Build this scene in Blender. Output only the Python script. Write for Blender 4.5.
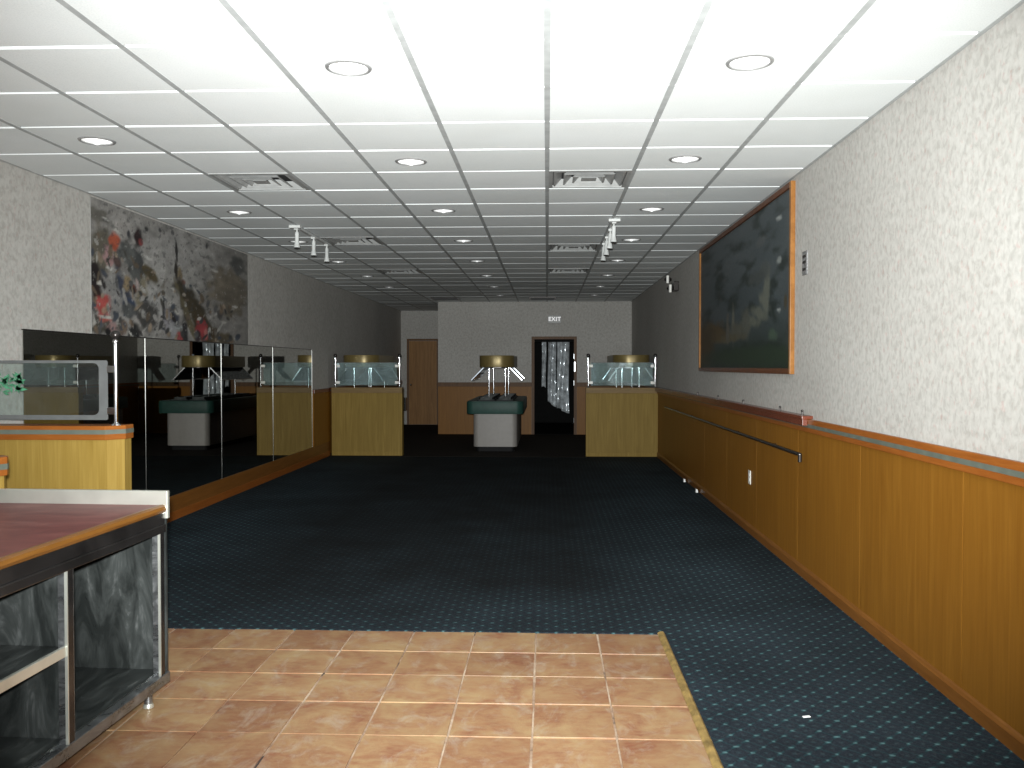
import bpy, bmesh, math, random
from mathutils import Vector, Matrix
random.seed(7)
S = bpy.context.scene
for o in list(bpy.data.objects): bpy.data.objects.remove(o)
C = S.collection
PI = math.pi

# ------------------------------------------------------------------ camera, world, light, exposure
HC = 1.47                       # lens height
CE = 2.843                      # face of the ceiling tiles
F = 864.0                       # focal length in pixels for a 1024 wide frame
cd = bpy.data.cameras.new('camera'); cam = bpy.data.objects.new('camera', cd); C.objects.link(cam)
cd.sensor_width = 36.0; cd.lens = F / 1024 * 36.0; cd.clip_start = 0.05
cam.location = (0, 0, HC)
cam.rotation_euler = (PI / 2 - math.atan(18 / F), 0, math.atan(35 / F))
S.camera = cam

W = bpy.data.worlds.new('world'); S.world = W; W.use_nodes = True
wb = W.node_tree.nodes['Background']
wb.inputs['Color'].default_value = (0.80, 0.88, 1.0, 1); wb.inputs['Strength'].default_value = 1.0

fl = bpy.data.lights.new('camera_flash', 'SPOT'); fl.energy = 3800; fl.shadow_soft_size = 0.03
fl.spot_size = math.radians(87); fl.spot_blend = 1.0
fl.color = (0.97, 1.0, 0.985)
flo = bpy.data.objects.new('camera_flash', fl); C.objects.link(flo); flo.location = (-0.03, 0.02, HC + 0.07)
flo.rotation_euler = (PI / 2 + math.radians(3.5), 0, math.radians(2))

vs = S.view_settings
vs.view_transform = 'Standard'; vs.look = 'None'; vs.exposure = 0.0; vs.gamma = 1.0
vs.use_curve_mapping = False
S.cycles.max_bounces = 10; S.cycles.diffuse_bounces = 6; S.cycles.glossy_bounces = 6; S.cycles.transparent_max_bounces = 16
S.cycles.sample_clamp_indirect = 4.0
S.cycles.caustics_reflective = False; S.cycles.caustics_refractive = False
S.cycles.use_denoising = True

# ------------------------------------------------------------------ node helpers
def nmat(name, rough=0.6, metal=0.0, base=(0.5, 0.5, 0.5), spec=0.5):
    m = bpy.data.materials.new(name); m.use_nodes = True
    nt = m.node_tree; b = nt.nodes['Principled BSDF']
    b.inputs['Base Color'].default_value = (*base, 1)
    b.inputs['Roughness'].default_value = rough; b.inputs['Metallic'].default_value = metal
    b.inputs['Specular IOR Level'].default_value = spec
    return m, nt, b
def pos(nt, scale=(1, 1, 1), obj=False):
    if obj:
        g = nt.nodes.new('ShaderNodeTexCoord').outputs['Object']
    else:
        g = nt.nodes.new('ShaderNodeNewGeometry').outputs['Position']
    mp = nt.nodes.new('ShaderNodeMapping'); mp.inputs['Scale'].default_value = scale
    nt.links.new(g, mp.inputs['Vector']); return mp.outputs['Vector']
def noise(nt, vec, scale, detail=3, rough=0.5, dist=0.0):
    n = nt.nodes.new('ShaderNodeTexNoise'); n.inputs['Scale'].default_value = scale
    n.inputs['Detail'].default_value = detail; n.inputs['Roughness'].default_value = rough
    n.inputs['Distortion'].default_value = dist
    nt.links.new(vec, n.inputs['Vector']); return n.outputs['Fac']
def ramp(nt, fac, stops):
    r = nt.nodes.new('ShaderNodeValToRGB'); el = r.color_ramp.elements
    while len(el) < len(stops): el.new(0.5)
    for e, (p, c) in zip(el, stops): e.position = p; e.color = (*c, 1)
    nt.links.new(fac, r.inputs['Fac']); return r.outputs['Color']
def mix(nt, fac, a, b, mode='MIX'):
    n = nt.nodes.new('ShaderNodeMix'); n.data_type = 'RGBA'; n.blend_type = mode
    for v, s in ((fac, n.inputs[0]), (a, n.inputs[6]), (b, n.inputs[7])):
        if isinstance(v, (int, float)): s.default_value = v
        elif isinstance(v, tuple): s.default_value = (*v, 1)
        else: nt.links.new(v, s)
    return n.outputs[2]
def math_(nt, op, a, b=0.0, clamp=False):
    n = nt.nodes.new('ShaderNodeMath'); n.operation = op; n.use_clamp = clamp
    for v, s in ((a, n.inputs[0]), (b, n.inputs[1])):
        if isinstance(v, (int, float)): s.default_value = v
        else: nt.links.new(v, s)
    return n.outputs[0]
def bump(nt, b, h, strength=0.2, dist=0.01):
    n = nt.nodes.new('ShaderNodeBump'); n.inputs['Strength'].default_value = strength
    n.inputs['Distance'].default_value = dist
    nt.links.new(h, n.inputs['Height']); nt.links.new(n.outputs['Normal'], b.inputs['Normal'])
def rnd(nt): return nt.nodes.new('ShaderNodeObjectInfo').outputs['Random']
def setc(nt, b, col): nt.links.new(col, b.inputs['Base Color'])
M = {}

# wallpaper: off-white with short grey and pinkish flecks
m, nt, b = nmat('wallpaper', 0.75, spec=0.3)
v = pos(nt, (1, 1, 0.8))
n1 = noise(nt, v, 30, 3, 0.55, 0.5)
c1 = ramp(nt, n1, [(0.34, (0.41, 0.40, 0.39)), (0.50, (0.49, 0.48, 0.475)), (0.64, (0.535, 0.53, 0.525))])
pk = ramp(nt, noise(nt, v, 34, 3, 0.6), [(0.58, (1, 1, 1)), (0.70, (1.0, 0.86, 0.85))])
big = ramp(nt, noise(nt, pos(nt), 1.2, 2), [(0.35, (0.85, 0.835, 0.79)), (0.65, (0.91, 0.90, 0.855))])
setc(nt, b, mix(nt, 1.0, mix(nt, 1.0, c1, pk, 'MULTIPLY'), big, 'MULTIPLY'))
bump(nt, b, n1, 0.08, 0.004); M['wallpaper'] = m

# oak-faced plywood, grain running up
def wood(name, lo, hi, rough=0.4, grain=(26, 26, 1.3), obj=False, bs=0.05, spec=0.15):
    m, nt, b = nmat(name, rough, spec=spec)
    v = pos(nt, grain, obj)
    g = noise(nt, v, 1.0, 4, 0.62, 1.1)
    f = noise(nt, pos(nt, (grain[0] * 6, grain[1] * 6, grain[2] * 3), obj), 1.0, 2)
    c = ramp(nt, g, [(0.25, lo), (0.52, tuple((p + q) / 2 for p, q in zip(lo, hi))), (0.72, hi)])
    d = ramp(nt, f, [(0.3, (0.93, 0.92, 0.90)), (0.6, (1, 1, 1))])
    r = math_(nt, 'MULTIPLY_ADD', rnd(nt), 0.10); r.node.inputs[2].default_value = 0.92
    cc = mix(nt, 1.0, c, d, 'MULTIPLY')
    hs = nt.nodes.new('ShaderNodeHueSaturation'); nt.links.new(cc, hs.inputs['Color']); nt.links.new(r, hs.inputs['Value'])
    setc(nt, b, hs.outputs['Color']); bump(nt, b, g, bs, 0.002); M[name] = m
wood('panel_wood', (0.195, 0.078, 0.0085), (0.265, 0.118, 0.0155), 0.45, spec=0.2)
wood('pale_wood', (0.26, 0.165, 0.034), (0.36, 0.245, 0.064), 0.4)
wood('pale_wood_dimmed', (0.19, 0.122, 0.026), (0.285, 0.195, 0.052), 0.55, spec=0.12)  # pale wood again, the flash's falloff with distance put into its colour
wood('rail_wood', (0.21, 0.062, 0.011), (0.29, 0.098, 0.020), 0.35, (2, 2, 30))
wood('base_wood', (0.15, 0.058, 0.012), (0.22, 0.090, 0.020), 0.35, (2, 2, 30))
wood('frame_wood', (0.20, 0.080, 0.02), (0.34, 0.155, 0.045), 0.35, (8, 8, 8))
wood('mahogany', (0.10, 0.022, 0.012), (0.17, 0.045, 0.022), 0.25, (2, 2, 25), spec=0.35)
wood('frame_wood_shaded', (0.085, 0.030, 0.012), (0.15, 0.055, 0.022), 0.4, (8, 8, 8))  # same wood as the stiles, with the rails' shade painted into its colour
wood('edge_wood', (0.115, 0.046, 0.008), (0.165, 0.070, 0.014), 0.3, (2, 2, 30), spec=0.3)
wood('door_wood', (0.20, 0.10, 0.035), (0.36, 0.19, 0.07), 0.4)
wood('dark_wood_cap', (0.16, 0.105, 0.045), (0.24, 0.16, 0.07), 0.5, (2, 2, 25))
wood('dark_trim', (0.10, 0.055, 0.03), (0.17, 0.09, 0.045), 0.45)

def plain(name, base, rough=0.5, metal=0.0, var=0.12, sc=14, spec=0.5, bs=0.0):
    m, nt, b = nmat(name, rough, metal, base, spec)
    lo = tuple(x * (1 - var) for x in base); hi = tuple(min(1, x * (1 + var)) for x in base)
    n = noise(nt, pos(nt, obj=True), sc, 3)
    setc(nt, b, ramp(nt, n, [(0.3, lo), (0.7, hi)]))
    if bs: bump(nt, b, n, bs, 0.003)
    M[name] = m; return m, nt, b
plain('inlay_green', (0.105, 0.118, 0.096), 0.5)
plain('tee', (0.40, 0.415, 0.415), 0.5, 0.0)
plain('deck', (0.12, 0.12, 0.12), 0.9)
plain('vent_metal', (0.33, 0.335, 0.33), 0.4, 0.0)
plain('vent_dark', (0.05, 0.05, 0.05), 0.6)
plain('white_enamel', (0.52, 0.53, 0.52), 0.35)
plain('can_white', (0.93, 0.93, 0.91), 0.35)
plain('trim_grey', (0.36, 0.36, 0.36), 0.35, 0.4)
plain('bulb_glass', (0.80, 0.80, 0.78), 0.15)
plain('chrome', (0.78, 0.79, 0.82), 0.10, 1.0, 0.03)
plain('joint_metal', (0.10, 0.10, 0.10), 0.25, 1.0)
plain('dark_steel', (0.09, 0.085, 0.085), 0.25, 0.9, 0.4, 6)
plain('black_rubber', (0.012, 0.012, 0.013), 0.6, spec=0.1)
plain('pan_grey', (0.075, 0.08, 0.08), 0.6, 0, 0.5, 12, 0.1)
plain('black_metal', (0.05, 0.045, 0.043), 0.25, 0.7)
plain('brass', (0.20, 0.15, 0.055), 0.35, 0.35, 0.06)
plain('green_laminate', (0.018, 0.055, 0.045), 0.45, spec=0.2)
plain('grey_laminate', (0.245, 0.228, 0.212), 0.5, 0, 0.05)
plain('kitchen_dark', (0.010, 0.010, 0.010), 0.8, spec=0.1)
plain('white_plastic', (0.75, 0.74, 0.70), 0.4)
plain('grey_plate', (0.20, 0.20, 0.20), 0.5, 0.2, 0.7, 60)
plain('paper', (0.80, 0.80, 0.80), 0.7)
plain('sign_grey', (0.30, 0.30, 0.29), 0.4)
m, nt, b = plain('exit_letters', (0.8, 0.8, 0.8), 0.5); b.inputs['Emission Color'].default_value = (1, 1, 1, 1); b.inputs['Emission Strength'].default_value = 0.45
plain('frost', (0.10, 0.105, 0.105), 0.6)
plain('leaf_green', (0.06, 0.22, 0.12), 0.5, 0, 0.5, 40)
plain('strip_metal', (0.30, 0.20, 0.07), 0.4, 0.3, 0.4, 20)
plain('front_wall', (0.55, 0.53, 0.50), 0.8)

# mirror glass, slightly tinted
m, nt, b = nmat('mirror', 0.012, 1.0, (0.52, 0.52, 0.49)); M['mirror'] = m
n = noise(nt, pos(nt), 3, 3); setc(nt, b, ramp(nt, n, [(0.3, (0.50, 0.50, 0.465)), (0.7, (0.56, 0.56, 0.53))]))

# clear panes with a thin film of dust
def glass(name, tint, dust, dcol, rough=0.03, ior=1.45):
    m = bpy.data.materials.new(name); m.use_nodes = True; nt = m.node_tree; nt.nodes.clear()
    out = nt.nodes.new('ShaderNodeOutputMaterial')
    tr = nt.nodes.new('ShaderNodeBsdfTransparent'); tr.inputs[0].default_value = (*tint, 1)
    gl = nt.nodes.new('ShaderNodeBsdfGlossy'); gl.inputs['Roughness'].default_value = rough; gl.inputs['Color'].default_value = (0.9, 0.95, 1, 1)
    df = nt.nodes.new('ShaderNodeBsdfDiffuse'); df.inputs[0].default_value = (*dcol, 1)
    fr = nt.nodes.new('ShaderNodeFresnel'); fr.inputs[0].default_value = ior
    m1 = nt.nodes.new('ShaderNodeMixShader'); nt.links.new(fr.outputs[0], m1.inputs[0])
    nt.links.new(tr.outputs[0], m1.inputs[1]); nt.links.new(gl.outputs[0], m1.inputs[2])
    dn = ramp(nt, noise(nt, pos(nt), 9, 4), [(0.30, (dust * 0.5,) * 3), (0.72, (dust * 1.5,) * 3)])
    m2 = nt.nodes.new('ShaderNodeMixShader'); nt.links.new(dn, m2.inputs[0])
    nt.links.new(m1.outputs[0], m2.inputs[1]); nt.links.new(df.outputs[0], m2.inputs[2])
    nt.links.new(m2.outputs[0], out.inputs[0]); M[name] = m
glass('pane', (0.90, 0.94, 0.93), 0.012, (0.6, 0.62, 0.6))
glass('teal_pane', (0.84, 0.92, 0.92), 0.20, (0.42, 0.54, 0.54))
glass('guard_pane', (0.45, 0.45, 0.55), 0.04, (0.4, 0.4, 0.5))
glass('window_pane', (0.96, 0.98, 0.98), 0.02, (0.6, 0.6, 0.6))
glass('vinyl', (0.60, 0.66, 0.70), 0.50, (0.86, 0.92, 0.96), 0.13, 2.6)

# ceiling tile
m, nt, b = nmat('ceiling_tile', 0.8, spec=0.25)
n1 = noise(nt, pos(nt), 160, 3, 0.6); n2 = noise(nt, pos(nt), 2.2, 2)
c = ramp(nt, n1, [(0.30, (0.77, 0.80, 0.81)), (0.55, (0.855, 0.885, 0.89))])
c = mix(nt, 1.0, c, ramp(nt, n2, [(0.3, (0.95, 0.95, 0.94)), (0.7, (1, 1, 1))]), 'MULTIPLY')
c = mix(nt, 1.0, c, ramp(nt, rnd(nt), [(0.0, (0.955, 0.96, 0.955)), (1.0, (1, 1, 1))]), 'MULTIPLY')
setc(nt, b, c); bump(nt, b, n1, 0.25, 0.002); M['ceiling_tile'] = m

# terracotta floor tile
m, nt, b = nmat('terracotta', 0.42)
na = noise(nt, pos(nt), 4.5, 5, 0.68, 0.6); nb = noise(nt, pos(nt, (1, 2.2, 1)), 16, 5, 0.65, 0.4)
c = ramp(nt, na, [(0.32, (0.195, 0.075, 0.04)), (0.50, (0.255, 0.132, 0.066)), (0.68, (0.31, 0.20, 0.10))])
c = mix(nt, ramp(nt, nb, [(0.40, (0, 0, 0)), (0.75, (0.55,) * 3)]), c, (0.31, 0.215, 0.115))
c = mix(nt, 1.0, c, ramp(nt, rnd(nt), [(0.0, (0.80, 0.74, 0.72)), (0.5, (0.95, 0.95, 0.93)), (1.0, (1.05, 1.1, 1.08))]), 'MULTIPLY')
ns = noise(nt, pos(nt, (1.6, 1, 1)), 5, 6, 0.75, 0.8)     # pale plaster dust, trodden in
c = mix(nt, ramp(nt, ns, [(0.52, (0, 0, 0)), (0.74, (0.55,) * 3)]), c, (0.36, 0.32, 0.26))
nd = noise(nt, pos(nt), 11, 6, 0.8)
c = mix(nt, ramp(nt, nd, [(0.66, (0, 0, 0)), (0.80, (0.6,) * 3)]), c, (0.10, 0.05, 0.03))
setc(nt, b, c); bump(nt, b, nb, 0.08, 0.003); M['terracotta'] = m
m, nt, b = nmat('grout', 0.9)
setc(nt, b, ramp(nt, noise(nt, pos(nt), 3.0, 4, 0.7), [(0.36, (0.03, 0.02, 0.016)), (0.43, (0.22, 0.14, 0.09)), (0.62, (0.38, 0.29, 0.21))])); M['grout'] = m

# carpet: navy with a small teal diamond net and pale dots on its knots
m, nt, b = nmat('carpet', 0.95, spec=0.1)
sp = nt.nodes.new('ShaderNodeSeparateXYZ'); nt.links.new(pos(nt), sp.inputs[0])
wob = math_(nt, 'MULTIPLY', math_(nt, 'SUBTRACT', noise(nt, pos(nt), 40, 2), 0.5), 0.28)
def tri(a):                                   # distance to the nearest integer
    f = math_(nt, 'FRACT', a); return math_(nt, 'MINIMUM', f, math_(nt, 'SUBTRACT', 1.0, f))
p = math_(nt, 'ADD', math_(nt, 'MULTIPLY', math_(nt, 'ADD', sp.outputs[0], sp.outputs[1]), 9.6), wob)
q = math_(nt, 'ADD', math_(nt, 'MULTIPLY', math_(nt, 'SUBTRACT', sp.outputs[0], sp.outputs[1]), 9.6), wob)
tp, tq = tri(p), tri(q)
line = math_(nt, 'MAXIMUM', math_(nt, 'MULTIPLY', math_(nt, 'SUBTRACT', 1.0, math_(nt, 'MULTIPLY', tp, 11.0), True), 0.35),
             math_(nt, 'MULTIPLY', math_(nt, 'SUBTRACT', 1.0, math_(nt, 'MULTIPLY', tq, 9.0), True), math_(nt, 'SUBTRACT', 1.25, math_(nt, 'MULTIPLY', tp, 2.6), True)))
dd = math_(nt, 'SQRT', math_(nt, 'ADD', math_(nt, 'MULTIPLY', tp, tp), math_(nt, 'MULTIPLY', tq, tq)))
dot = math_(nt, 'SUBTRACT', 1.0, math_(nt, 'MULTIPLY', dd, 6.5), True)
pile = noise(nt, pos(nt), 150, 3, 0.7)
wear = ramp(nt, noise(nt, pos(nt), 0.9, 4, 0.6), [(0.35, (0.55,) * 3), (0.65, (1, 1, 1))])
base = ramp(nt, pile, [(0.3, (0.009, 0.0135, 0.020)), (0.7, (0.028, 0.038, 0.050))])
c = mix(nt, math_(nt, 'MULTIPLY', line, 0.75), base, (0.022, 0.10, 0.108))
c = mix(nt, math_(nt, 'MULTIPLY', dot, 0.90), c, (0.13, 0.235, 0.25))
tp2, tq2 = tri(math_(nt, 'ADD', p, 0.5)), tri(math_(nt, 'ADD', q, 0.5))
fleck = math_(nt, 'MULTIPLY', math_(nt, 'SUBTRACT', 1.0, math_(nt, 'MULTIPLY', math_(nt, 'ADD', tp2, tq2), 4.5), True), math_(nt, 'MULTIPLY', pile, 0.9))
c = mix(nt, fleck, c, (0.055, 0.10, 0.11))
c = mix(nt, math_(nt, 'MULTIPLY', math_(nt, 'SUBTRACT', noise(nt, pos(nt), 60, 4, 0.75), 0.52), 2.2, True), c, (0.060, 0.068, 0.072))
c = mix(nt, 1.0, c, wear, 'MULTIPLY')
# soiled walkway through the middle of the room
gx = math_(nt, 'SUBTRACT', 1.0, math_(nt, 'MULTIPLY', math_(nt, 'ABSOLUTE', math_(nt, 'ADD', sp.outputs[0], 0.9)), 0.50), True)
gy = math_(nt, 'MULTIPLY', math_(nt, 'SUBTRACT', sp.outputs[1], 4.3), 0.7, True)
soil = math_(nt, 'MULTIPLY', math_(nt, 'MULTIPLY', math_(nt, 'MULTIPLY', gx, 2.2, True), gy), math_(nt, 'ADD', noise(nt, pos(nt), 1.6, 5, 0.65), 0.25), True)
c = mix(nt, math_(nt, 'MULTIPLY', soil, 0.95), c, (0.0045, 0.005, 0.0055))
setc(nt, b, c); bump(nt, b, pile, 0.6, 0.004); M['carpet'] = m
m, nt, b = nmat('back_carpet', 0.9, spec=0.1)
setc(nt, b, ramp(nt, noise(nt, pos(nt), 30, 3), [(0.3, (0.012, 0.010, 0.009)), (0.7, (0.03, 0.024, 0.02))])); M['back_carpet'] = m

# kitchen steel: brushed and smeared
m, nt, b = nmat('steel', 0.3, 0.9, (0.4, 0.41, 0.42))
n1 = noise(nt, pos(nt, (2, 2, 5)), 3.0, 5, 0.7, 1.6)
setc(nt, b, ramp(nt, n1, [(0.3, (0.16, 0.165, 0.17)), (0.7, (0.36, 0.37, 0.38))]))
nt.links.new(ramp(nt, n1, [(0.3, (0.18,) * 3), (0.7, (0.50,) * 3)]), b.inputs['Roughness']); M['steel'] = m
m, nt, b = nmat('smeared_steel', 0.4, 0.55, (0.2, 0.2, 0.2))
n1 = noise(nt, pos(nt, (3.2, 1, 1.0)), 2.6, 6, 0.66, 1.3)
setc(nt, b, ramp(nt, n1, [(0.40, (0.030, 0.034, 0.033)), (0.58, (0.065, 0.072, 0.07)), (0.80, (0.24, 0.25, 0.25))]))
nt.links.new(ramp(nt, n1, [(0.3, (0.25,) * 3), (0.7, (0.65,) * 3)]), b.inputs['Roughness']); M['smeared_steel'] = m
m, nt, b = nmat('red_board', 0.35, spec=0.18)
n1 = noise(nt, pos(nt, (1, 2.4, 1)), 3.5, 5, 0.65, 0.7)
setc(nt, b, ramp(nt, n1, [(0.32, (0.10, 0.022, 0.022)), (0.52, (0.145, 0.038, 0.034)), (0.72, (0.21, 0.08, 0.07))])); M['red_board'] = m
def vcol(name, rough=0.6, spec=0.3):
    m, nt, b = nmat(name, rough, spec=spec)
    a = nt.nodes.new('ShaderNodeVertexColor'); a.layer_name = 'print'
    setc(nt, b, mix(nt, 1.0, a.outputs['Color'], ramp(nt, noise(nt, pos(nt), 45, 3), [(0.3, (0.86,) * 3), (0.7, (1.08,) * 3)]), 'MULTIPLY'))
    M[name] = m
vcol('mural_print', 0.75); vcol('picture_print', 0.5, 0.3)

# ------------------------------------------------------------------ mesh helpers
class MB:
    def __init__(s): s.v = []; s.f = []
    def add(s, vs, fs):
        n = len(s.v); s.v += [tuple(x) for x in vs]; s.f += [[i + n for i in f] for f in fs]; return s
    def box(s, x0, x1, y0, y1, z0, z1):
        return s.add([(x0, y0, z0), (x1, y0, z0), (x1, y1, z0), (x0, y1, z0), (x0, y0, z1), (x1, y0, z1), (x1, y1, z1), (x0, y1, z1)],
                     [(0, 3, 2, 1), (4, 5, 6, 7), (0, 1, 5, 4), (1, 2, 6, 5), (2, 3, 7, 6), (3, 0, 4, 7)])
    def prism(s, poly, a0, a1, axis='z'):
        def P(u, w, t): return {'z': (u, w, t), 'y': (u, t, w), 'x': (t, u, w)}[axis]
        n = len(poly)
        return s.add([P(u, w, a0) for u, w in poly] + [P(u, w, a1) for u, w in poly],
                     [list(range(n))[::-1], list(range(n, 2 * n))] + [[i, (i + 1) % n, n + (i + 1) % n, n + i] for i in range(n)])
    def cyl(s, p0, p1, r, seg=14, r2=None, caps=True):
        p0, p1 = Vector(p0), Vector(p1); d = (p1 - p0).normalized()
        a = d.orthogonal().normalized(); c = d.cross(a); r2 = r if r2 is None else r2
        ring = lambda p, q: [p + (a * math.cos(2 * PI * i / seg) + c * math.sin(2 * PI * i / seg)) * q for i in range(seg)]
        fs = [[i, (i + 1) % seg, seg + (i + 1) % seg, seg + i] for i in range(seg)]
        if caps: fs += [list(range(seg))[::-1], list(range(seg, 2 * seg))]
        return s.add(ring(p0, r) + ring(p1, r2), fs)
    def tube(s, pts, r, seg=10):
        for a, b_ in zip(pts[:-1], pts[1:]): s.cyl(a, b_, r, seg)
        for p in pts[1:-1]: s.ball(p, r, 8, 6)
        return s
    def lathe(s, prof, c=(0, 0, 0), seg=24):
        n = len(prof); vs = []; fs = []
        for i in range(seg):
            t = 2 * PI * i / seg
            vs += [(c[0] + r * math.cos(t), c[1] + r * math.sin(t), c[2] + z) for r, z in prof]
        for i in range(seg):
            j = (i + 1) % seg
            fs += [[i * n + k, j * n + k, j * n + k + 1, i * n + k + 1] for k in range(n - 1)]
        return s.add(vs, fs)
    def ball(s, c, r, seg=14, rings=9):
        return s.lathe([(max(r * math.sin(PI * k / rings), 1e-4), -r * math.cos(PI * k / rings)) for k in range(rings + 1)], c, seg)
    def build(s, name, mat, parent=None, bevel=0.0, smooth=False, loc=None):
        me = bpy.data.meshes.new(name); me.from_pydata(s.v, [], s.f)
        bm = bmesh.new(); bm.from_mesh(me)
        if bevel:
            bmesh.ops.bevel(bm, geom=[e for e in bm.edges if e.is_manifold and e.calc_face_angle(0) > 0.5], offset=bevel, segments=2, affect='EDGES', profile=0.6)
        bmesh.ops.recalc_face_normals(bm, faces=bm.faces); bm.to_mesh(me); bm.free()
        if mat: me.materials.append(M[mat])
        if smooth:
            for p in me.polygons: p.use_smooth = True
            me.set_sharp_from_angle(angle=0.7)
        return link(name, me, parent, loc)
def link(name, me, parent=None, loc=None):
    o = bpy.data.objects.new(name, me); C.objects.link(o)
    if parent: o.parent = parent
    if loc: o.location = loc
    return o
def thing(name, label, cat, loc=(0, 0, 0), rz=0.0, group=None):
    o = bpy.data.objects.new(name, None); C.objects.link(o); o.empty_display_size = 0.1
    o.location = loc; o.rotation_euler = (0, 0, rz); return tag(o, label, cat, group)
def tag(o, label, cat, group=None):
    o['label'] = label; o['category'] = cat
    if group: o['group'] = group
    return o
def struct(o, label=None, cat=None):
    o['kind'] = 'structure'
    if label: o['label'] = label
    if cat: o['category'] = cat
    return o
def rrect(x0, x1, y0, y1, r, n=5):
    pts = []
    for cx, cy, a in ((x1 - r, y1 - r, 0), (x0 + r, y1 - r, PI / 2), (x0 + r, y0 + r, PI), (x1 - r, y0 + r, 1.5 * PI)):
        pts += [(cx + r * math.cos(a + PI / 2 * k / n), cy + r * math.sin(a + PI / 2 * k / n)) for k in range(n + 1)]
    return pts

# ------------------------------------------------------------------ room shell
XL, XR, YF, YB, YR = -3.65, 1.80, -1.6, 18.5, 21.5      # left, right, front, far wall, recess wall
XM = -3.56                                              # face of the mirrors
XC = -2.34                                              # corner where the far wall turns back to the recess
RB, RT = 1.02, 1.11                                     # chair rail
floor = struct(MB().box(XL - .1, XR + .1, YF - .1, YR + .1, -0.12, -0.005).build('floor', 'grout'), 'terracotta tile and navy carpet floor of the dining room', 'floor')
EX, EY, TP = 0.615, 4.735, 0.3365                       # right and far edge of the tiled part, tile pitch
tme = [None] * 3
for k in range(3):
    g = 0.0035 + 0.001 * k
    o = MB().box(g, TP - g, g, TP - g, -0.012, 0.0).build('floor_tile', 'terracotta', floor, 0.0012)
    tme[k] = o.data; bpy.data.objects.remove(o)
for i in range(13):
    for j in range(13):
        o = link('floor_tile', tme[(i * 5 + j * 3) % 3], floor, (EX - TP * (i + 1) + random.uniform(-.002, .002), EY - TP * (j + 1) + random.uniform(-.002, .002), random.uniform(-.0015, .001)))
        o.rotation_euler = (random.uniform(-.003, .003), random.uniform(-.003, .003), random.uniform(-.004, .004))
cp = MB().prism([(XL, EY), (EX + 0.02, EY), (EX + 0.02, YF), (XR, YF), (XR, 13.9), (XL, 13.9)], -0.012, 0.003)
cp.build('carpet', 'carpet', floor)['label'] = 'navy carpet with a small teal diamond pattern'
MB().prism([(XL, 13.9), (XR, 13.9), (XR, YB), (XC, YB), (XC, YR), (XL, YR)], -0.012, 0.006).build('rear_carpet', 'back_carpet', floor)['label'] = 'dark brown floor of the buffet area'
struct(MB().prism([(EX - .008, 0.0), (EX + .03, 0.0), (EX + .03, .006), (EX + .022, .013), (EX + .006, .013), (EX - .008, .004)], YF, EY + 0.01, 'y').build('trim_1', 'strip_metal'), 'worn brown edging strip between tiles and carpet', 'trim')

def rail_on(parent, axis, a0, a1, face, sgn):
    """chair rail: two orange wood beads with a green inlay; runs along axis from a0 to a1, face = wall surface, sgn = direction it stands out"""
    def bar(t, z0, z1):
        mb = MB()
        if axis == 'y': mb.box(min(face, face + sgn * t), max(face, face + sgn * t), a0, a1, z0, z1)
        else: mb.box(a0, a1, min(face, face + sgn * t), max(face, face + sgn * t), z0, z1)
        return mb
    r = bar(.022, RB, RT).build('chair_rail', 'rail_wood', parent, 0.004)
    bar(.0235, RB + .032, RB + .056).build('green_inlay', 'inlay_green', r)
def panels(parent, axis, a0, a1, face, sgn, mat='panel_wood', z0=0.0, z1=RB + .01, step=1.22, start=None):
    t = start if start is not None else a0
    edges = [a0]
    while t < a1:
        if t > a0 + .05: edges.append(t)
        t += step
    edges.append(a1)
    for p, q in zip(edges[:-1], edges[1:]):
        mb = MB()
        lo, hi = min(face, face + sgn * .012), max(face, face + sgn * .012)
        if axis == 'y': mb.box(lo, hi, p + .0015, q - .0015, z0, z1)
        else: mb.box(p + .0015, q - .0015, lo, hi, z0, z1)
        mb.build('wainscot_panel', mat, parent)

wr = struct(MB().box(XR, XR + .12, YF, YR, 0, CE + .2).build('wall_right', 'wallpaper'), 'right wall with mottled off-white wallpaper above wood panelling', 'wall')
panels(wr, 'y', YF, YB, XR, -1, start=6.22 - 1.22 * 6)
rail_on(wr, 'y', YF, YB, XR - .012, -1)
bb = MB().prism([(XR - .012, 0), (XR - .030, 0), (XR - .030, .062), (XR - .022, .074), (XR - .012, .080)], YF, YB, 'y').build('baseboard_right', 'base_wood')
struct(bb, 'orange-brown baseboard along the right wall', 'baseboard')

wl = struct(MB().box(XL - .12, XL, YF, YR + .12, 0, CE + .2).build('wall_left', 'wallpaper'), 'left wall with mottled off-white wallpaper', 'wall')
panels(wl, 'y', YF, 4.10, XL, 1); rail_on(wl, 'y', YF, 4.10, XL + .012, 1)
panels(wl, 'y', 14.15, YR, XL, 1); rail_on(wl, 'y', 14.15, YR, XL + .012, 1)
# built-out lower wall that carries the mirrors
MB().prism([(XL, 4.12), (XM - .008, 5.738), (XM - .008, 14.0), (XL, 14.0)], 0, 1.712).build('furred_wall', 'wallpaper', wl)
MB().box(XM - .008, XM + .006, 13.02, 14.0, .22, RB + .03).build('wainscot_panel', 'panel_wood', wl)
MB().box(XM - .008, XM + .02, 13.02, 14.0, RB + .03, RT).build('ledge_rail', 'mahogany', wl, .004)
bb = MB().box(XM - .03, XM + .010, 5.74, 14.0, 0.03, .235).build('baseboard_left', 'base_wood', None, .004)
MB().box(XM - .03, XM + .016, 5.74, 14.0, 0.0, .085).build('base_shoe', 'rail_wood', bb, .004)
struct(bb, 'deep brown wooden base below the mirrors', 'baseboard')

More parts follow.
